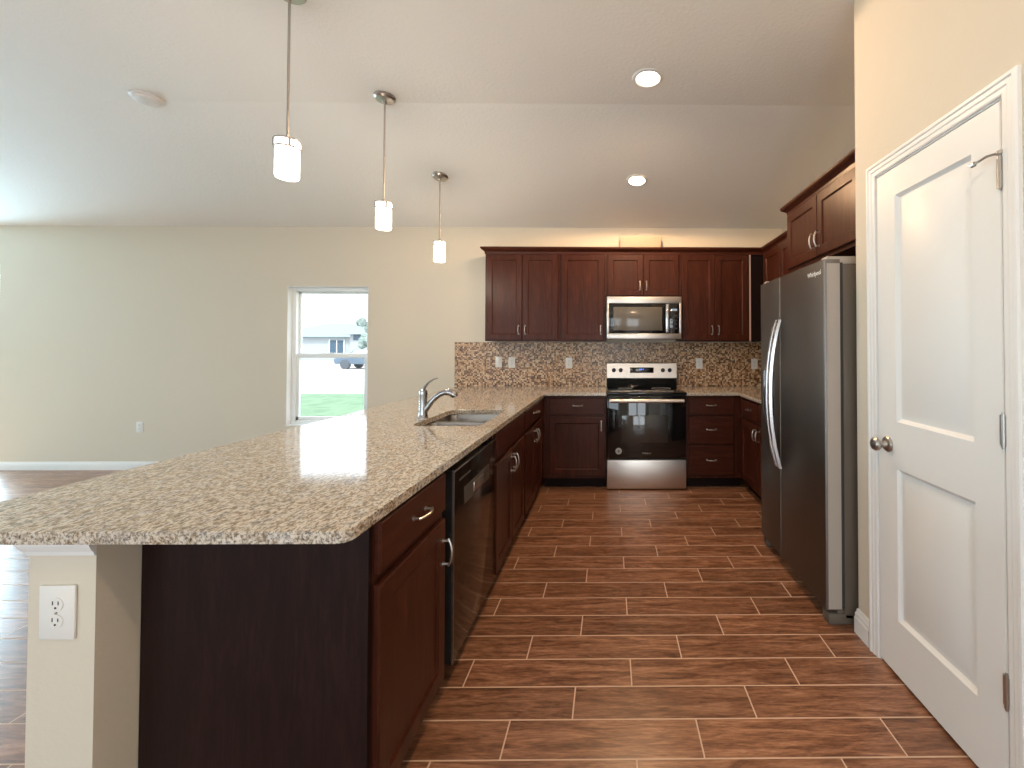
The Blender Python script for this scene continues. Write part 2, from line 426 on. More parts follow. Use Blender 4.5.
# ---- far window (single hung, white vinyl)
def window(name, label, horiz, a0, a1, z0, z1, plane, out, mullions=0, rail=True):
    """horiz 'x' or 'y' axis of the width; plane = coordinate of frame centre; out = +1/-1 outward"""
    r = bpy.data.objects.new(name, None); COL.objects.link(r); r['kind'] = 'structure'
    if label: r['label'] = label
    def bx(mb, u0, u1, d0, d1, w0, w1, bev=0):
        p0, p1 = sorted((plane + out*d0, plane + out*d1))
        if horiz == 'x': mb.box(u0, u1, p0, p1, w0, w1, bev)
        else: mb.box(p0, p1, u0, u1, w0, w1, bev)
    f = MB(); t = .05
    bx(f, a0, a0+t, -.04, .04, z0, z1, .003); bx(f, a1-t, a1, -.04, .04, z0, z1, .003)
    bx(f, a0+t, a1-t, -.04, .04, z0, z0+t, .003); bx(f, a0+t, a1-t, -.04, .04, z1-t, z1, .003)
    f.build('window_frame', 'vinyl', r)
    if rail:
        zm = (z0+z1)/2; s = MB()
        bx(s, a0+t, a1-t, -.032, .0, zm-.022, zm+.022, .003)
        bx(s, a0+t, a0+t+.032, -.03, -.002, z0+t, zm, .003); bx(s, a1-t-.032, a1-t, -.03, -.002, z0+t, zm, .003)
        bx(s, a0+t, a1-t, -.03, -.002, z0+t, z0+t+.04, .003)
        s.build('lower_sash', 'vinyl', r)
        u = MB(); bx(u, a0+t, a1-t, .004, .03, zm-.012, zm+.03, .003)
        bx(u, a0+t, a0+t+.022, .004, .03, zm, z1-t, .003); bx(u, a1-t-.022, a1-t, .004, .03, zm, z1-t, .003)
        bx(u, a0+t, a1-t, .004, .03, z1-t-.022, z1-t, .003)
        u.build('upper_sash', 'vinyl', r)
        g = MB(); bx(g, a0+t, a1-t, -.018, -.014, z0+t, zm); g.build('pane', 'glass', r)
        g = MB(); bx(g, a0+t, a1-t, .015, .019, zm, z1-t); g.build('pane', 'glass', r)
        lk = MB(); um = (a0+a1)/2; bx(lk, um-.03, um+.03, -.036, -.01, zm+.02, zm+.034, .003); lk.build('sash_lock', 'vinyl', r)
    else:
        n = mullions+1; wd = (a1-a0-2*t)/n
        for k in range(n):
            u0 = a0+t+k*wd; s = MB()
            bx(s, u0, u0+.05, -.02, .02, z0+t, z1-t, .003); bx(s, u0+wd-.05, u0+wd, -.02, .02, z0+t, z1-t, .003)
            bx(s, u0+.05, u0+wd-.05, -.02, .02, z0+t, z0+t+.05, .003); bx(s, u0+.05, u0+wd-.05, -.02, .02, z1-t-.05, z1-t, .003)
            so_ = s.build('sash', 'vinyl', r)
            g = MB(); bx(g, u0+.05, u0+wd-.05, -.003, .003, z0+t+.05, z1-t-.05); g.build('pane', 'glass', so_)
    return r
wn1 = window('window_1', 'white single-hung window looking out on lawn and road', 'x', WX0, WX1, WZ0, WZ1, BW+.108, 1)
MB().box(WX0+.0003, WX0+.006, BW+.0005, BW+.067, WZ0, WZ1).box(WX1-.006, WX1-.0003, BW+.0005, BW+.067, WZ0, WZ1).box(WX0+.006, WX1-.006, BW+.0005, BW+.067, WZ1-.006, WZ1-.0003).build('window_return', 'trim', wn1, smooth=False)
MB().box(WX0+.007, WX1-.007, BW-.004, BW+.067, WZ0, WZ0+.014, .003).build('window_sill', 'trim', wn1)
window('unseen_window_2', None, 'y', SY0, SY1, .0, SZ1, LW-.08, -1, 1, False)  # unseen glazing assumed on the left wall, added for its daylight
window('window_5', None, 'x', QX0, QX1, 0, QZ1, BW+.09, 1, 1, False)
window('unseen_window_3', None, 'x', *RX[0], REAR-.08, -1, 2, False)  # window assumed behind the camera, added to bring in daylight
window('unseen_window_4', None, 'x', *RX[1], REAR-.08, -1, 1, False)  # second added rear window, out of view, for more daylight

# ---- pantry door
d1 = bpy.data.objects.new('door_1', None); COL.objects.link(d1); struct(d1, 'white two-panel pantry door with nickel knob and hinges')
d1.location = (PW, DY1, 0); d1.rotation_euler = (0, 0, -PI/2)      # local x runs towards the camera, local -y faces the room
DW_ = DY1-DY0
dslab = MB().slab(DW_-.006, 2.068, .035, [.115, DW_-.108], [.236-.012, .848-.012, 1.038-.012, 1.965-.012], {(1,1), (1,3)},
        [(.004, .005), (.014, .013), (.024, .013), (.046, .004)], .003).build('door_leaf', 'door', d1, (.003, .03, .012))
jm = MB()
jm.box(-.02, -.002, .0, .115, 0, DZ+.018); jm.box(DW_+.002, DW_+.02, .0, .115, 0, DZ+.018); jm.box(-.02, DW_+.02, .0, .115, DZ, DZ+.018)
jm.box(-.002, .012, .035, .05, 0, DZ); jm.box(DW_-.012, DW_+.002, .035, .05, 0, DZ)
jm.build('jamb', 'trim', d1, smooth=False)
cs = MB()
cp = [(0, 0), (0, -.008), (.005, -.010), (.018, -.010), (.023, -.013), (.036, -.013), (.041, -.017), (.050, -.017), (.055, -.012), (.055, 0)]
# profile (across, out); run up, over, down with mitres
def casing(path):
    rings = [[(x + ux*a, o, z + uz*a) for a, o in cp] for x, z, ux, uz in path]
    cs.grid(rings, True, True, True)
casing([(-.006, 0, -1, 0), (-.006, DZ+.006, -1, 1), (DW_+.006, DZ+.006, 1, 1), (DW_+.006, 0, 1, 0)])
cs.build('casing', 'trim', d1, smooth=False)
kb = MB().lathe([(.0325, 0), (.0325, -.004), (.028, -.009), (.014, -.012), (.0105, -.022), (.012, -.032), (.021, -.038), (.0275, -.047), (.0275, -.056), (.021, -.064), (.006, -.067)], (.064, -.005, .937), 32, 'y')
kb.build('door_knob', 'nickel', d1)
for zc in (1.864, 1.095, .333):
    h = MB().tube([(DW_+.001, -.010, zc-.048), (DW_+.001, -.010, zc+.048)], .0065, 12)
    h.tube([(DW_+.001, -.010, zc-.054), (DW_+.001, -.010, zc-.048)], .004, 8).tube([(DW_+.001, -.010, zc+.048), (DW_+.001, -.010, zc+.054)], .004, 8)
    h.box(DW_-.014, DW_, -.0075, -.004, zc-.044, zc+.044).box(DW_+.002, DW_+.010, -.012, -.001, zc-.044, zc+.044)
    h.build('hinge', 'nickel', d1)
ds = MB().tube([(DW_+.001, -.010, 1.916), (DW_+.001, -.010, 1.926)], .010, 12)
ds.tube([(DW_+.001, -.012, 1.921), (DW_-.02, -.030, 1.919), (DW_-.055, -.036, 1.912)], [.004, .004, .004], 8).tube([(DW_-.055, -.036, 1.912), (DW_-.066, -.038, 1.910)], .008, 10)
ds.build('door_stop', 'nickel', d1)

# ------------------------------------------------------------------ cabinets
def pull(parent, x, z, y, vertical, half=.042):
    mb = MB(); n = 14
    def P(t, out): return (x, y-out, z+t) if vertical else (x+t, y-out, z)
    for s in (-1, 1):
        mb.tube([P(s*half, 0), P(s*half, .022)], [.0048, .0040], 10)
        mb.tube([P(s*half, 0), P(s*half, .003)], .008, 10)
    pts = [P(half*1.18*(2*k/n-1), .020 + .013*(1-(2*k/n-1)**2)) for k in range(n+1)]
    mb.tube(pts, [.0035 + .0022*math.sin(PI*k/n) for k in range(n+1)], 10)
    return mb.build('pull', 'nickel', parent)
def door_front(root, x0, x1, z0, z1, hx=None, hz=None, kind='door', mat='cab', stile=.056):
    wd, ht = x1-x0, z1-z0
    mb = MB()
    if kind == 'drawer':
        mb.slab(wd, ht, .019, [], [], set(), [], .005); mat = 'cabx'
    else:
        mb.slab(wd, ht, .019, [stile, wd-stile], [stile, ht-stile], {(1,1)}, [(.0015, .001), (.0085, .0085), (.010, .0085)], .004)
    o = mb.build({'door': 'door', 'drawer': 'drawer', 'false': 'false_front'}.get(kind, kind), mat, root, (x0, -.001, z0), smooth=False)
    if hx is not None: pull(o, hx-x0, hz-z0, -.019, kind != 'drawer')
    return o
def carcass(root, wd, d, z0, z1, toe=True, t=.018, top=False, x0=0, name='carcass', open_top=True, left_panel=None):
    mb = MB()
    mb.box(x0, x0+t, .02, d, z0, z1); mb.box(x0+wd-t, x0+wd, .02, d, z0, z1)
    mb.box(x0+t, x0+wd-t, .02, d, z0, z0+t); mb.box(x0+t, x0+wd-t, d-t, d, z0+t, z1)
    if top: mb.box(x0+t, x0+wd-t, .02, d-t, z1-t, z1)
    o = mb.build(name, 'cab', root, smooth=False)
    MB().box(x0, x0+wd, 0, .02, z0, z1).build('face_frame', 'cab', root, smooth=False)
    if toe: MB().box(x0, x0+wd, .075, .09, 0, z0).build('toe_kick', 'toe', root, smooth=False)
    return o
FX = -.628      # face frame plane of the peninsula (doors stand 2 cm proud)
# near peninsula cabinet
def Yp(x): return 435*.595/(607.5-x)
c = thing('base_cabinet', 'dark cherry base cabinet at the near end of the peninsula, beside the dishwasher', 'cabinet', (FX, 1.147, 0), PI/2)
w0 = 1.618-1.147
carcass(c, w0, PX1*-1+FX-.004, .10, .884)
MB().box(-.018, 0, .0, -PX1+FX-.003, 0, .884, .001).build('end_panel', 'panel', c, smooth=False)
door_front(c, .004, w0-.014, .735, .872, w0/2, .807, 'drawer')
door_front(c, .004, w0-.014, .115, .705, w0-.040, .590)
# sink base
y0s, y1s = 2.300, 3.095
c = thing('sink_cabinet', 'dark cherry sink cabinet with two doors between dishwasher and corner', 'cabinet', (FX, y0s, 0), PI/2)
ws = y1s-y0s; carcass(c, ws, -PX1+FX-.004, .10, .884)
door_front(c, .02, ws-.02, .735, .872, kind='false', mat='cabx') if False else None
o = MB().slab(ws-.04, .137, .019, [], [], set(), [], .005).build('false_front', 'cabx', c, (.02, -.001, .735), smooth=False)
door_front(c, .02, ws/2-.002, .115, .705, ws/2-.035, .62); door_front(c, ws/2+.002, ws-.02, .115, .705, ws/2+.035, .62)
# corner cabinet on the peninsula
c = thing('base_cabinet', 'dark cherry peninsula cabinet with wide drawer, next to the inside corner', 'cabinet', (FX, y1s, 0), PI/2)
wc = 4.073-y1s; carcass(c, wc+.0, -PX1+FX-.004, .10, .884)
door_front(c, .02, 3.915-y1s, .735, .872, .44, .807, 'drawer')
door_front(c, .02, .418, .115, .705, .418-.035, .62); door_front(c, .424, 3.915-y1s, .115, .705, .46, .62)
# back run, left of range
FY = 4.073
RX0, RX1 = -.028, .728
c = thing('base_cabinet', 'dark cherry cabinet with drawer over door, directly left of the range', 'cabinet', (FX+.002, FY, 0))
wl_ = RX0-.004-FX-.002; carcass(c, wl_, BW-FY-.004, .10, .884)
door_front(c, .058, wl_-.012, .705, .862, (.058+wl_)/2, .79, 'drawer'); door_front(c, .058, wl_-.012, .13, .68, wl_-.045, .60)
# right of range: three drawers
c = thing('drawer_cabinet', 'dark cherry cabinet with three stacked drawers right of the range', 'cabinet', (RX1+.004, FY, 0))
FXR = 1.258
wd_ = FXR-RX1-.006; carcass(c, wd_, BW-FY-.004, .10, .884)
for z0, z1 in ((.705, .862), (.425, .685), (.13, .405)):
    door_front(c, .02, wd_-.075, z0, z1, .02+(wd_-.095)/2, (z0+z1)/2+.01, 'drawer')
# right run
c = thing('base_cabinet', 'dark cherry cabinet against the right wall, partly behind the refrigerator', 'cabinet', (FXR, FY-.002, 0), -PI/2)
wr_ = FY-.002-3.06; carcass(c, wr_, RW-FXR-.004, .10, .884)
door_front(c, .05, .50, .705, .862, .30, .79, 'drawer'); door_front(c, .506, wr_-.02, .705, .862, .72, .79, 'drawer')
door_front(c, .05, .50, .13, .68, .465, .60); door_front(c, .506, wr_-.02, .13, .68, .541, .60)

# wall cabinets
UY = 4.401; UZ0, UZ1 = 1.405, 2.325
def wall_cab(label, x0, x1, z0, z1, doors, depth=BW-UY-.003, loc=None, rot=0):
    c = thing('wall_cabinet', label, 'cabinet', loc or (x0, UY, 0), rot)
    wd = x1-x0; carcass(c, wd, depth, z0, z1, False, top=True)
    for a, b, hx in doors: door_front(c, a, b, z0+.012, z1-.028, hx, z0+.115)
    return c
x0, x1 = -1.280, -.516; wd = x1-x0
wall_cab('dark cherry double-door wall cabinet at the left end of the upper row', x0, x1, UZ0, UZ1, [(.016, wd/2-.002, wd/2-.034), (wd/2+.002, wd-.016, wd/2+.034)])
x0, x1 = -.514, -.040; wd = x1-x0
wall_cab('dark cherry single-door wall cabinet left of the microwave', x0, x1, UZ0, UZ1, [(.02, wd-.02, wd-.052)])
x0, x1 = -.038, .730; wd = x1-x0
wall_cab('short dark cherry wall cabinet above the microwave', x0, x1, 1.862, UZ1, [(.02, wd/2-.002, wd/2-.034), (wd/2+.002, wd-.02, wd/2+.034)])
x0, x1 = .732, 1.445; wd = x1-x0
wall_cab('dark cherry double-door wall cabinet right of the microwave', x0, x1, UZ0, UZ1, [(.016, wd/2-.002, wd/2-.034), (wd/2+.002, wd-.016, wd/2+.034)])
# corner filler + right wall uppers
UXR = 1.600
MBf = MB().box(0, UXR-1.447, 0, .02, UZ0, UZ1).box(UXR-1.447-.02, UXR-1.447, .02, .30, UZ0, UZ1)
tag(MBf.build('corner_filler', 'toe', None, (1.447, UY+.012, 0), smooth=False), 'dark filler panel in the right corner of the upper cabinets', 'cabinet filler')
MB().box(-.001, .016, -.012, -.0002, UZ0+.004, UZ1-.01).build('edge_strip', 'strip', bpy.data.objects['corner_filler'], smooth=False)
c = thing('wall_cabinet', 'dark cherry wall cabinet on the right wall beyond the refrigerator', 'cabinet', (UXR, UY+.01, 0), -PI/2)
wr2 = UY+.01-3.11; carcass(c, wr2, RW-UXR-.003, UZ0, UZ1, False, top=True)
for a, b, hx in ((.06, .46, .43), (.466, .85, .50), (.856, wr2-.015, .89)): door_front(c, a, b, UZ0+.012, UZ1-.028, hx, UZ0+.115)
# over the refrigerator
OX = 1.309; OY1 = 3.100; OY0 = 2.018
c = thing('fridge_cabinet', 'deep dark cherry cabinet with two doors above the refrigerator', 'cabinet', (OX, OY1, 0), -PI/2)
wo = OY1-OY0; carcass(c, wo, RW-OX-.003, 1.885, UZ1, False, top=True)
door_front(c, .02, .463, 1.908, UZ1-.03, .463-.03, 2.01); door_front(c, .467, .91, 1.908, UZ1-.03, .467+.03, 2.01)
# crown mouldings
crown = [(0, UZ1-.022), (.006, UZ1-.022), (.008, UZ1), (.020, UZ1+.012), (.036, UZ1+.022), (.044, UZ1+.034), (.044, UZ1+.046), (0, UZ1+.046)]
k = molding_run(MB(), crown, [(-1.2805, BW-.002, -1, 0), (-1.2805, UY-.001, -1, -1), (UXR-.001, UY-.001, -1, -1), (UXR-.001, OY1+.050, -1, 0)])
tag(k.build('crown_molding', 'cabx', smooth=False), 'long dark cherry crown moulding along the top of the back cabinets', 'crown moulding')
k = molding_run(MB(), crown, [(RW-.35, OY1+.0005, 0, 1), (OX-.0005, OY1+.0005, -1, 1), (OX-.0005, OY0, -1, 0)])
tag(k.build('crown_molding', 'cabx', smooth=False), 'short dark cherry crown moulding above the refrigerator cabinet', 'crown moulding')

# ------------------------------------------------------------------ counters
CX0, CX1, CY0, CYF = -1.672, -.603, .998, 4.037
SX0, SX1, SYa, SYb = -1.08, -.70, 2.33, 2.93
def poly_slab(outer, holes, z0, z1, name, mat):
    bm = bmesh.new(); edges = []
    for loop in [outer] + holes:
        vs = [bm.verts.new((x, y, z0)) for x, y in loop]
        edges += [bm.edges.new((vs[i], vs[(i+1) % len(vs)])) for i in range(len(vs))]
    bmesh.ops.triangle_fill(bm, use_beauty=True, use_dissolve=False, edges=edges)
    r = bmesh.ops.extrude_face_region(bm, geom=bm.faces[:])
    for v in [g for g in r['geom'] if isinstance(g, bmesh.types.BMVert)]: v.co.z = z1
    bmesh.ops.recalc_face_normals(bm, faces=bm.faces[:])
    be = [e for e in bm.edges if len(e.link_faces) == 2 and e.calc_face_angle(0) > .9 and abs(e.verts[0].co.z-e.verts[1].co.z) < 1e-5]
    bmesh.ops.bevel(bm, geom=be, offset=.004, segments=2, profile=.5, affect='EDGES', clamp_overlap=True)
    mb = MB(); mb.bm.free(); mb.bm = bm
    return mb.build(name, mat, smooth=False)
outer = [(CX0, BW-.003), (CX0, CY0+.03)]
r = .03
outer += [(CX0+r-r*math.cos(a), CY0+r-r*math.sin(a)) for a in [PI/2*k/5 for k in range(1, 6)]]
outer += [(CX1-r+r*math.sin(a), CY0+r-r*math.cos(a)) for a in [PI/2*k/5 for k in range(0, 6)]]
outer += [(CX1, CYF), (RX0-.004, CYF), (RX0-.004, BW-.003)]
ct = poly_slab(outer, [rounded(SX0, SX1, SYa, SYb, .05)], .8845, .914, 'granite_countertop', 'granite')
tag(ct, 'speckled beige granite countertop of the peninsula with sink cutout', 'countertop')
ct = poly_slab([(RX1+.004, BW-.003), (RX1+.004, CYF), (1.226, CYF), (1.226, 3.0), (RW-.003, 3.0), (RW-.003, BW-.003)], [], .8845, .914, 'granite_countertop', 'granite')
tag(ct, 'speckled granite countertop corner piece between range and refrigerator', 'countertop')
bs = MB().box(-1.706, RW-.010, BW-.009, BW-.0005, .9145, 1.398)
tag(bs.build('tile_backsplash', 'mosaic', smooth=False), 'brown and beige mosaic tile backsplash on the far wall', 'backsplash')
bs = MB().box(RW-.009, RW-.0005, 3.0, BW-.010, .9145, 1.404)
tag(bs.build('tile_backsplash', 'mosaic', smooth=False), 'mosaic tile backsplash on the right wall beyond the refrigerator', 'backsplash')

# ------------------------------------------------------------------ sink + faucet
sk = thing('kitchen_sink', 'double-bowl stainless undermount sink in the granite peninsula', 'sink', ((SX0+SX1)/2, (SYa+SYb)/2, .884))
hx, hy = (SX1-SX0)/2+.008, (SYb-SYa)/2+.008
def bowl(y0, y1, depth, name):
    mb = MB(); rings = []
    for ins, z, r_ in ((-.012, -.002, .05), (0, -.002, .045), (.004, -.02, .045), (.010, -depth+.03, .045), (.028, -depth+.006, .035), (.05, -depth, .03)):
        rings.append([(x, y, z) for x, y in rounded(-hx+ins, hx-ins, y0+ins, y1-ins, r_, 5)])
    mb.grid(rings, True, False, True)
    o = mb.build(name, 'sinksteel', sk)
    MB().lathe([(.04, -depth+.001), (.042, -depth+.003), (.03, -depth+.003), (.02, -depth-.001), (.003, -depth+.001)], (0, (y0+y1)/2, 0), 24).build('drain', 'chrome', o)
    return o
bowl(-hy, -.018, .19, 'bowl'); bowl(.018, hy, .19, 'bowl')
MB().box(-hx, hx, -.017, .017, -.028, -.012, .006).build('divider', 'sinksteel', sk)

fc = thing('kitchen_faucet', 'single-lever chrome pull-out faucet standing behind the sink', 'faucet', (-1.122, 2.587, .914))
MB().lathe([(.030, 0), (.030, .006), (.027, .010), (.025, .03), (.0235, .09), (.0235, .138), (.025, .150), (.022, .165), (.012, .172)], (0,0,0), 28).build('body', 'chromed', fc)
MB().tube([(0, 0, .165), (.008, .0, .185), (.030, 0, .212), (.062, 0, .233), (.085, 0, .240)], [.015, .011, .0075, .0055, .004], 12, .8).build('lever', 'chromed', fc)
MB().tube([(.012, 0, .048), (.030, 0, .068), (.050, 0, .098), (.078, 0, .126), (.108, 0, .146), (.135, 0, .155)], [.019, .018, .0165, .016, .016, .017], 16).build('spout', 'chromed', fc)
MB().tube([(.132, 0, .154), (.150, 0, .157), (.172, 0, .150), (.190, 0, .134), (.193, 0, .126)], [.018, .021, .022, .020, .016], 16).build('spray_head', 'chromed', fc)

# ------------------------------------------------------------------ dishwasher
dwl = 1.690; dww = 2.296-dwl
dw = thing('dishwasher', 'glossy dark dishwasher built in under the peninsula counter', 'dishwasher', (FX-.017, dwl, 0), PI/2)
MB().box(0, dww-.03, .03, .53, .10, .868).box(dww-.03, dww, .0, .03, .10, .868).box(0, dww, .08, .10, 0, .10).build('body', 'blackmatte', dw, smooth=False)
MB().box(0, dww, -.035, .028, .105, .855, .006).build('door', 'dish', dw)
MB().box(.12, dww-.12, -.0385, -.034, .680, .752, .002).build('pocket_handle', 'dishpocket', dw)
MB().box(.23, dww-.23, -.044, -.038, .695, .738, .003).build('handle_grip', 'nickel', dw)
MB().box(.06, .20, -.0358, -.0345, .795, .803).build('nameplate', 'dishpocket', dw)
MB().box(.0, dww, -.0365, -.0345, .846, .852).build('top_trim', 'nickel', dw)
MB().box(-.006, .0, -.0375, -.030, .105, .855).build('side_trim', 'nickel', dw)
MB().box(-.070, -.004, .02, .05, .02, .868).box(-.003, .0, -.030, .03, .105, .855).build('side_gap_filler', 'blackmatte', dw, smooth=False)

# ------------------------------------------------------------------ range
rg = thing('electric_range', 'stainless and black electric range with oven in the middle of the back run', 'range', (RX0, 4.035, 0))
rw = RX1-RX0
MB().box(.003, rw-.003, .03, .64, .03, .90).build('body', 'blackmatte', rg, smooth=False)
MB().box(-.001, rw+.001, -.012, .60, .898, .916, .004).build('cooktop', 'glassblack', rg)
MB().box(.004, rw-.004, .002, .03, .292, .885, .006).build('oven_door', 'glassblack', rg)
dd = MB().box(.004, rw-.004, -.004, .03, .012, .282, .006).build('storage_drawer', 'steel', rg)
ow = MB().box(.145, rw-.175, -.0015, .003, .44, .70, .001).build('oven_window', 'ovenwin', rg)
for zz in (.48, .52, .56, .60, .64): pass
MB().tube([(.03, -.045, .842), (rw-.03, -.045, .842)], .0155, 16, 1.15).box(.045, .075, -.045, .004, .828, .852, .003).box(rw-.075, rw-.045, -.045, .004, .828, .852, .003).build('oven_handle', 'steel', rg)
DZB = .012
bgp = MB().prism([(.585, 1.005), (.60, .915), (.655, .915), (.655, 1.172), (.605, 1.172)], .0, rw, 'x').build('backguard', 'black', rg, smooth=False)
MB().prism([(.5845, 1.012), (.604, 1.168), (.610, 1.176), (.62, 1.176), (.60, 1.012)], .0, rw, 'x').build('control_panel', 'steel', rg, smooth=False)
def on_panel(mb_fn): pass
tilt = math.atan2(.0195, .156)
def panel_pt(z): return .5845 + (z-1.012)*.125
dp = MB().box(.25, rw-.25, panel_pt(1.095)-.004, panel_pt(1.095)+.006, 1.065, 1.125, .002).build('display', 'glassblack', rg)
for k in range(4): pass
MB().box(.355, .362, panel_pt(1.1)-.0065, panel_pt(1.1)-.004, 1.098, 1.112).box(.368, .380, panel_pt(1.1)-.0065, panel_pt(1.1)-.004, 1.098, 1.112).box(.388, .400, panel_pt(1.1)-.0065, panel_pt(1.1)-.004, 1.098, 1.112).build('clock_digits', 'digits', dp)
for xk in (.075, .150, rw-.150, rw-.075):
    yk = panel_pt(1.095)
    kn = MB().lathe([(.0225, 0), (.0225, -.006), (.019, -.010), (.017, -.024), (.015, -.026), (.002, -.026)], (xk, yk+.002, 1.095), 20, 'y')
    kn.box(xk-.003, xk+.003, yk-.031, yk-.022, 1.080, 1.110, .001).build('knob', 'blackmatte', rg)
sl = MB().lathe([(.030, 0), (.030, -.0015), (.002, -.0015)], (.115, .002, .365), 24, 'y').build('round_sticker', 'sealpaper', rg)
MB().box(.108, .113, -.001, 0, .352, .378).box(.117, .122, -.001, 0, .352, .378).box(.103, .127, -.001, 0, .362, .367).build('sticker_mark', 'gasket', sl, smooth=False)
def text(s, size, mat, parent, mtx, name='lettering', ext=.0006):
    cu = bpy.data.curves.new(name, 'FONT'); cu.body = s; cu.size = size; cu.extrude = ext; cu.align_x = 'CENTER'; cu.align_y = 'CENTER'
    t = bpy.data.objects.new(name, cu); COL.objects.link(t)
    me = bpy.data.meshes.new_from_object(t); bpy.data.objects.remove(t); bpy.data.curves.remove(cu)
    me.transform(mtx); me.materials.append(M[mat]); me.name = name
    o = bpy.data.objects.new(name, me); COL.objects.link(o); o.parent = parent; return o
RX90 = Matrix.Rotation(PI/2, 4, 'X')
text('Whirlpool', .020, 'nickel', rg, Matrix.Translation((rw/2, .0012, .345)) @ RX90, 'badge')
for s_, (bx_, by_, br_) in enumerate(((.19, .16, .10), (rw-.19, .16, .085), (.19, .42, .075), (rw-.19, .42, .10))):
    MB().lathe([(br_, 0), (br_, .0006), (br_-.003, .0006), (br_-.003, 0)], (bx_, by_, .9162), 40, cap0=False, cap1=False).build('burner_ring', 'grey', rg)

# ------------------------------------------------------------------ microwave
mw = thing('microwave_oven', 'stainless over-the-range microwave mounted below the short cabinet', 'microwave', (RX0, 4.311, 1.428))
mh = .428; ww = rw
MB().box(.002, ww-.002, .03, BW-4.311-.01, 0, mh).build('body', 'blackmatte', mw, smooth=False)
MB().box(0, ww, 0, .03, 0, .055, .004).box(0, ww, 0, .03, mh-.068, mh, .004).box(0, .022, 0, .03, .05, mh-.06, .002).box(ww-.022, ww, 0, .03, .05, mh-.06, .002).build('front_frame', 'steel', mw)
MB().box(.022, .625, -.002, .02, .055, mh-.068, .003).build('door', 'glassblack', mw)
MB().box(.065, .560, -.0035, .0, .085, mh-.105, .001).build('window', 'mwwin', mw)
MB().box(.630, ww-.022, -.001, .02, .055, mh-.068, .002).build('control_panel', 'glassblack', mw)
MB().box(.655, ww-.045, -.003, 0, .285, .305).build('display', 'whitedigits', mw, smooth=False)
for i in range(3):
    for j in range(4): MB().box(.652+i*.022, .664+i*.022, -.0025, 0, .10+j*.042, .112+j*.042).build('button', 'gasket', mw, smooth=False)
MB().box(.590, .630, -.045, -.030, .062, mh-.075, .006).box(.600, .620, -.035, .0, .085, .105).box(.600, .620, -.035, .0, mh-.12, mh-.10).build('handle', 'chrome', mw)
MB().box(.05, ww-.05, .06, .30, -.006, .001).build('underside_vent', 'grey', mw, smooth=False)

# ------------------------------------------------------------------ refrigerator (faces -X)
FRX, FRY0, FRY1 = 1.045, 2.067, 2.950
fr = thing('refrigerator', 'tall dark stainless side-by-side refrigerator beside the pantry wall', 'refrigerator', (FRX, FRY1, 0), -PI/2)
fw = FRY1-FRY0; split = .338
MB().box(.004, fw-.004, .095, .80, .03, 1.752, .004).build('body', 'darkgrey', fr)
def curved_door(x0, x1, z0, z1, name):
    mb = MB(); n = 10; front = []
    for k in range(n+1):
        u = k/n; x = x0 + (x1-x0)*u
        e = min(u, 1-u)*(x1-x0); y = .0 + (.010*(1-min(1, e/.012))**2)
        front.append((x, y))
    front = [(x0, .012), (x0+.004, .003), (x0+.014, 0), (x1-.014, 0), (x1-.004, .003), (x1, .012)]
    poly = front + [(x1, .078), (x0, .078)]
    mb.prism(poly, z0, z1, 'z')
    return mb.build(name, 'fridge', fr)
fd = curved_door(0, split-.003, .075, 1.772, 'freezer_door'); rd = curved_door(split+.003, fw, .075, 1.772, 'door')
MB().box(.0, fw-.004, .079, .094, .08, 1.757).build('door_gasket', 'gasket', fr, smooth=False)
MB().box(fw-.002, fw+.0012, .013, .077, .08, 1.752).build('door_side', 'grey', rd, smooth=False)
MB().box(.01, fw-.01, .06, .10, .0, .07, .004).build('base_grille', 'darkgrey', fr)
MB().box(fw-.07, fw-.004, .015, .14, .0, .055, .008).build('foot', 'darkgrey', fr)
MB().box(.004, .07, .015, .14, .0, .055, .008).build('foot', 'darkgrey', fr)
MB().box(fw-.07, fw-.01, .02, .20, 1.752, 1.790, .006).build('hinge_cover', 'grey', fr)
MB().box(.01, .07, .02, .20, 1.752, 1.790, .006).build('hinge_cover', 'grey', fr)
for xx in (split-.024, split+.024):
    mb = MB(); n = 22; rings = []
    for k in range(n+1):
        t = 2*k/n-1; out = .004 + .060*(1-abs(t)**2.2); z = 1.06 + .45*t
        hw = .015; th = .016
        rings.append([(xx-hw, -out, z), (xx-hw*.7, -out-th, z), (xx+hw*.7, -out-th, z), (xx+hw, -out, z)])
    mb.grid(rings); mb.build('handle', 'chrome', fd if xx < split else rd)
dpz = MB().box(.07, split-.09, -.004, .004, .90, 1.19, .003).build('dispenser', 'black', fd)
MB().box(.085, split-.105, -.006, -.003, 0.91, 1.08, .001).build('dispenser_recess', 'blackmatte', dpz)
MB().box(.07, .074, -.006, .0, .90, 1.19).build('dispenser_trim', 'chrome', dpz)
text('Whirlpool', .034, 'vinyl', rd, Matrix.Translation((fw-.10, -.0008, 1.715)) @ RX90, 'badge')

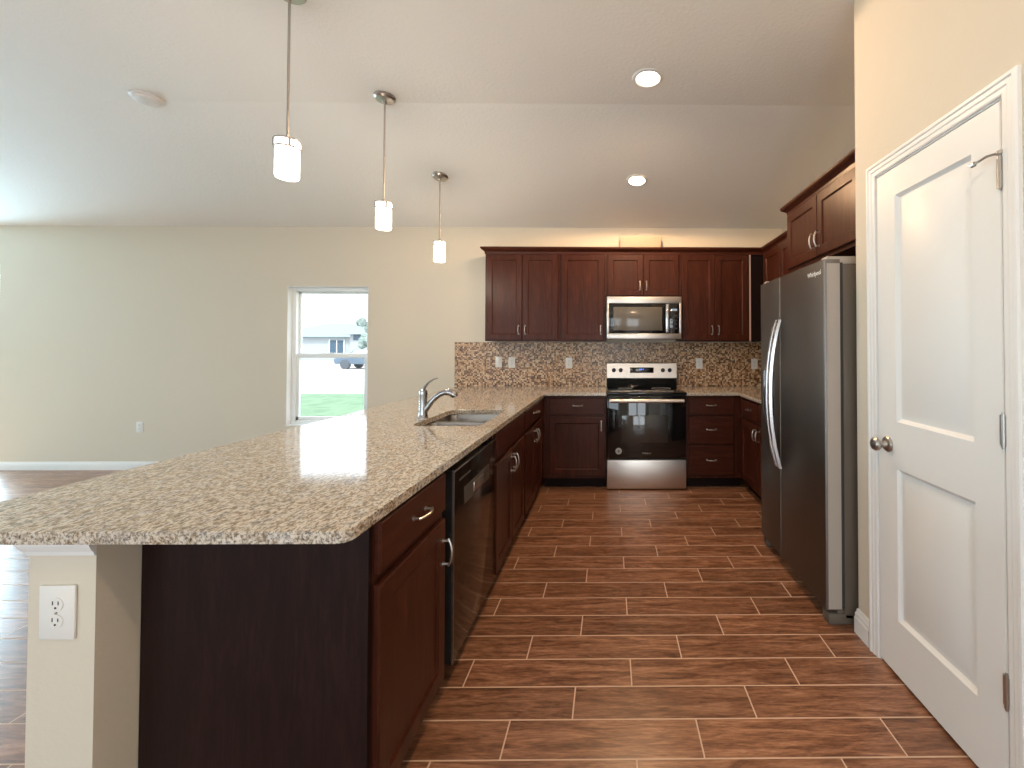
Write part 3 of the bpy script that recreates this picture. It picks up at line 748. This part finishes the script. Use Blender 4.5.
# ------------------------------------------------------------------ pendants and ceiling fixtures
def make_pendant(label, x, y, zb):
    zc = ceil_z(y); p = thing('pendant_light', label, 'pendant light', (x, y, zb), 0, 'pendants over the peninsula')
    R_ = .047; hs = .135
    sh = MB().lathe([(R_-.010, .004), (R_-.003, 0), (R_, .006), (R_, hs), (R_, hs+.034), (R_-.006, hs+.036)], (0,0,0), 36, cap0=True).build('lamp_shade', 'shade', p)
    rr = MB()
    for z0 in (hs, hs+.036):
        rr.lathe([(R_+.001, z0-.004), (R_+.006, z0-.004), (R_+.006, z0+.004), (R_+.001, z0+.004)], (0,0,0), 36, cap0=False, cap1=False)
    for k in range(4):
        a = PI/4 + k*PI/2; cx, cy = (R_+.003)*math.cos(a), (R_+.003)*math.sin(a)
        rr.box(cx-.004, cx+.004, cy-.004, cy+.004, hs-.003, hs+.038)
    rr.lathe([(R_+.003, hs+.037), (R_+.001, hs+.041), (.012, hs+.044), (.010, hs+.058), (.006, hs+.062)], (0,0,0), 36)
    rr.build('shade_holder', 'nickel', p)
    MB().tube([(0, 0, hs+.055), (0, 0, zc-zb-.03)], .0055, 12).build('rod', 'nickel', p)
    n = Vector((0, (H1-H0)/(BW-YC) if y > YC else 0, 1)).normalized()
    cm = MB().lathe([(.010, -.05), (.014, -.044), (.012, -.034), (.030, -.030), (.055, -.026), (.066, -.014), (.066, .0)], (0,0,0), 36)
    rot = Vector((0,0,1)).rotation_difference(n).to_matrix().to_4x4() if y > YC else Matrix.Identity(4)
    cm.bm.transform(Matrix.Translation((0, 0, zc-zb-.001)) @ rot)
    cm.build('canopy', 'nickel', p)
    l = bpy.data.lights.new('pendant_bulb', 'POINT'); l.energy = 8; l.color = (1, .84, .66); l.shadow_soft_size = .05
    lo = bpy.data.objects.new('pendant_bulb', l); COL.objects.link(lo); lo.location = (0, 0, -.07); lo.parent = p
    return p
make_pendant('lit glass pendant on a nickel rod, nearest of three over the peninsula', -1.49, 1.974, 2.120)
make_pendant('lit glass pendant on a nickel rod, middle of three over the peninsula', -1.49, 2.815, 2.118)
make_pendant('lit glass pendant on a nickel rod, farthest of three, near the back wall', -1.49, 3.74, 2.090)
def recessed(label, x, y, power, tint):
    z = ceil_z(y); p = thing('recessed_light', label, 'ceiling light', (x, y, z), 0, 'recessed ceiling lights')
    if y > YC: p.rotation_euler = (-math.atan((H1-H0)/(BW-YC)), 0, 0)
    MB().lathe([(.070, -.004), (.078, -.010), (.092, -.007), (.096, -.0005)], (0,0,0), 36, cap0=False, cap1=False).build('trim_ring', 'detector', p)
    MB().lathe([(.071, -.004), (.001, -.0045)], (0,0,0), 36, cap0=False).build('lens', 'lamp', p)
    l = bpy.data.lights.new('lamp', 'SPOT'); l.energy = power; l.color = tint; l.spot_size = math.radians(180); l.spot_blend = .06; l.shadow_soft_size = .05
    lo = bpy.data.objects.new('lamp', l); COL.objects.link(lo); lo.location = (0, 0, -.05); lo.parent = p
recessed('bright recessed ceiling light, the one nearer the camera', .234, 2.602, 40, (1, .68, .42))
recessed('bright recessed ceiling light, the one closer to the back cabinets', .243, 3.80, 58, (1, .62, .33))
recessed('recessed ceiling light above the camera, just out of the picture', .24, .05, 42, (1, .68, .42))
sd = thing('smoke_detector', 'round white smoke detector on the ceiling at left', 'smoke detector', (-3.076, 2.842, H1))
MB().lathe([(.085, 0), (.085, -.010), (.070, -.016), (.066, -.030), (.045, -.036), (.004, -.037)], (0,0,0), 40).build('housing', 'detector', sd)
MB().lathe([(.012, -.034), (.012, -.039), (.002, -.039)], (0,0,0), 16).build('test_button', 'detector', sd)

# ------------------------------------------------------------------ outlets
def outlet(label, loc, rotz=0, duplex=True, w_=.072, h_=.117, group='outlets in the backsplash'):
    p = thing('wall_outlet', label, 'outlet', loc, rotz, group)
    MB().box(-w_/2, w_/2, -.006, 0, -h_/2, h_/2, .002).build('cover_plate', 'plate', p)
    if duplex:
        for s in (-1, 1):
            f = MB().lathe([(.0165, 0), (.0165, -.003), (.002, -.003)], (0, -.005, s*.0195), 24, 'y').build('receptacle', 'plate', p)
            MB().box(-.0075, -.0055, -.0087, -.0078, s*.0195+.000, s*.0195+.009).box(.0055, .0075, -.0087, -.0078, s*.0195+.000, s*.0195+.008).lathe([(.0025, -.0078), (.0025, -.0087)], (0, 0, s*.0195-.007), 10, 'y').build('slots', 'slot', f, smooth=False)
        MB().lathe([(.003, -.005), (.003, -.0075)], (0,0,0), 12, 'y').build('screw', 'nickel', p)
    else:
        MB().box(-.0165, .0165, -.009, -.004, -.033, .033, .002).build('rocker', 'plate', p)
    return p
yb = BW-.0095
outlet('white switch, leftmost plate on the mosaic backsplash', (-1.221, yb, 1.180), duplex=False)
outlet('white outlet on the mosaic just right of the leftmost switch', (-1.077, yb, 1.174))
outlet('white outlet on the mosaic below the single-door wall cabinet', (-.448, yb, 1.170))
outlet('white outlet on the mosaic directly right of the range', (.993, yb, 1.165))
outlet('white outlet on the mosaic close to the refrigerator', (1.605, yb, 1.162))
outlet('small white outlet low on the cream wall left of the window', (-5.13, BW-.0005, .465), group=None)
outlet('large white duplex outlet on the near end of the half wall', (-1.300, PY0-.0005, .713), w_=.083, h_=.126, group=None)

# duct cover box above the cabinets
db = MB().box(-.0, .445, 0, .12, 0, .225, .004)
tag(db.build('duct_cover_box', 'duct', None, (.112, BW-.123, UZ1+.0005)), 'pale box standing on top of the upper cabinets above the microwave', 'duct cover')

# ------------------------------------------------------------------ outdoors
GZ = -.15
struct(MB().box(-60, 30, BW+.16, 13.8, GZ-.1, GZ).build('ground_lawn', 'grass', smooth=False), 'sunlit green lawn outside the window')
struct(MB().box(-120, 60, 13.8, 120, GZ-.12, GZ-.02).build('ground_road', 'dirt', smooth=False), 'pale road and sandy ground beyond the lawn')
struct(MB().box(-60, LW-.16, -30, BW+.15, GZ-.1, GZ).build('ground_yard', 'grass', smooth=False))
hs = thing('neighbour_house', 'pale single-storey house with hip roof across the road, seen through the window', 'house', (-33.5, 50, GZ))
MB().box(-6, 4.2, 0, 9, 0, 2.7).box(4.2, 9.5, -1.5, 9, 0, 2.9).build('wall', 'hwall', hs, smooth=False)
rf = MB()
def hip(x0, x1, y0, y1, z0, z1):
    ym = (y0+y1)/2; k = (y1-y0)/2
    vs = [rf.bm.verts.new(p) for p in ((x0,y0,z0),(x1,y0,z0),(x1,y1,z0),(x0,y1,z0),(x0+k,ym,z1),(x1-k,ym,z1))]
    for f in ((0,1,5,4),(1,2,5),(2,3,4,5),(3,0,4),(3,2,1,0)): rf.bm.faces.new([vs[i] for i in f])
hip(-7, 5.5, -.6, 9.6, 2.7, 4.6); rf.build('roof', 'hroof', hs, smooth=False)
rf = MB(); hip(3.7, 15, -2.1, 8.0, 2.95, 4.4); rf.build('roof', 'hroof', hs, smooth=False)
f = MB().box(1.0, 2.6, -.06, .0, .6, 2.3).build('window', 'hwin', hs, smooth=False)
MB().box(1.76, 1.84, -.10, -.05, .6, 2.3).box(.92, 1.0, -.1, 0, .5, 2.4).box(2.6, 2.68, -.1, 0, .5, 2.4).build('window_trim', 'vinyl', f, smooth=False)
MB().box(4.6, 8.9, -1.58, -1.50, 2.3, 2.9).build('fascia', 'hwin', hs, smooth=False)
MB().box(6.6, 7.8, -1.58, -1.5, .3, 2.1).build('door', 'hwin', hs, smooth=False)
cr = thing('parked_car', 'dark blue-grey car parked on the road beyond the lawn', 'car', (-16.9, 30.5, GZ-.02))
body = [(-2.1, .35), (-2.15, .65), (-2.0, .85), (-1.2, .95), (-.7, 1.38), (.9, 1.42), (1.5, 1.0), (2.1, .92), (2.2, .6), (2.1, .32)]
MB().prism(body, -.85, .85, 'y', .06).build('body', 'carpaint', cr)
MB().prism([(-1.0, .98), (-.62, 1.32), (.82, 1.35), (1.25, 1.0)], -.87, .87, 'y').build('side_window', 'vinyl', cr, smooth=False)
for wx in (-1.35, 1.35):
    for wy in (-.78, .78): MB().lathe([(.10, -.10), (.33, -.10), (.33, .10), (.10, .10)], (wx, wy, .33), 20, 'y').build('wheel', 'tyre', cr)
def tree(label, x, y, h, rr, n, seed):
    rnd = random.Random(seed); t = thing('tree', label, 'tree', (x, y, GZ-.02), 0)
    MB().tube([(0,0,0), (.1,0,h*.35), (-.05,0,h*.75)], [.16, .12, .05], 8).build('trunk', 'bark', t)
    mb = MB()
    for k in range(n):
        a, b_ = rnd.uniform(0, 2*PI), rnd.uniform(-.6, 1); q = bmesh.new()
        bmesh.ops.create_icosphere(q, subdivisions=2, radius=rnd.uniform(.35, .6)*rr)
        for v in q.verts: v.co *= rnd.uniform(.75, 1.2)
        mb.join(q, Matrix.Translation((rr*.8*math.cos(a), rr*.8*math.sin(a), h*.78 + b_*rr*.6)))
    mb.build('foliage', 'leaf', t, smooth=False)
tree('spindly tree right of the neighbouring house, nearest of the two', -24.2, 43, 4.6, .9, 9, 1)
tree('small bushy tree at the window edge, by the parked car', -20.0, 36, 2.6, .8, 10, 2)
tree('tall thin tree rising behind the neighbouring house roof', -34.6, 64, 8.4, 1.2, 8, 4)
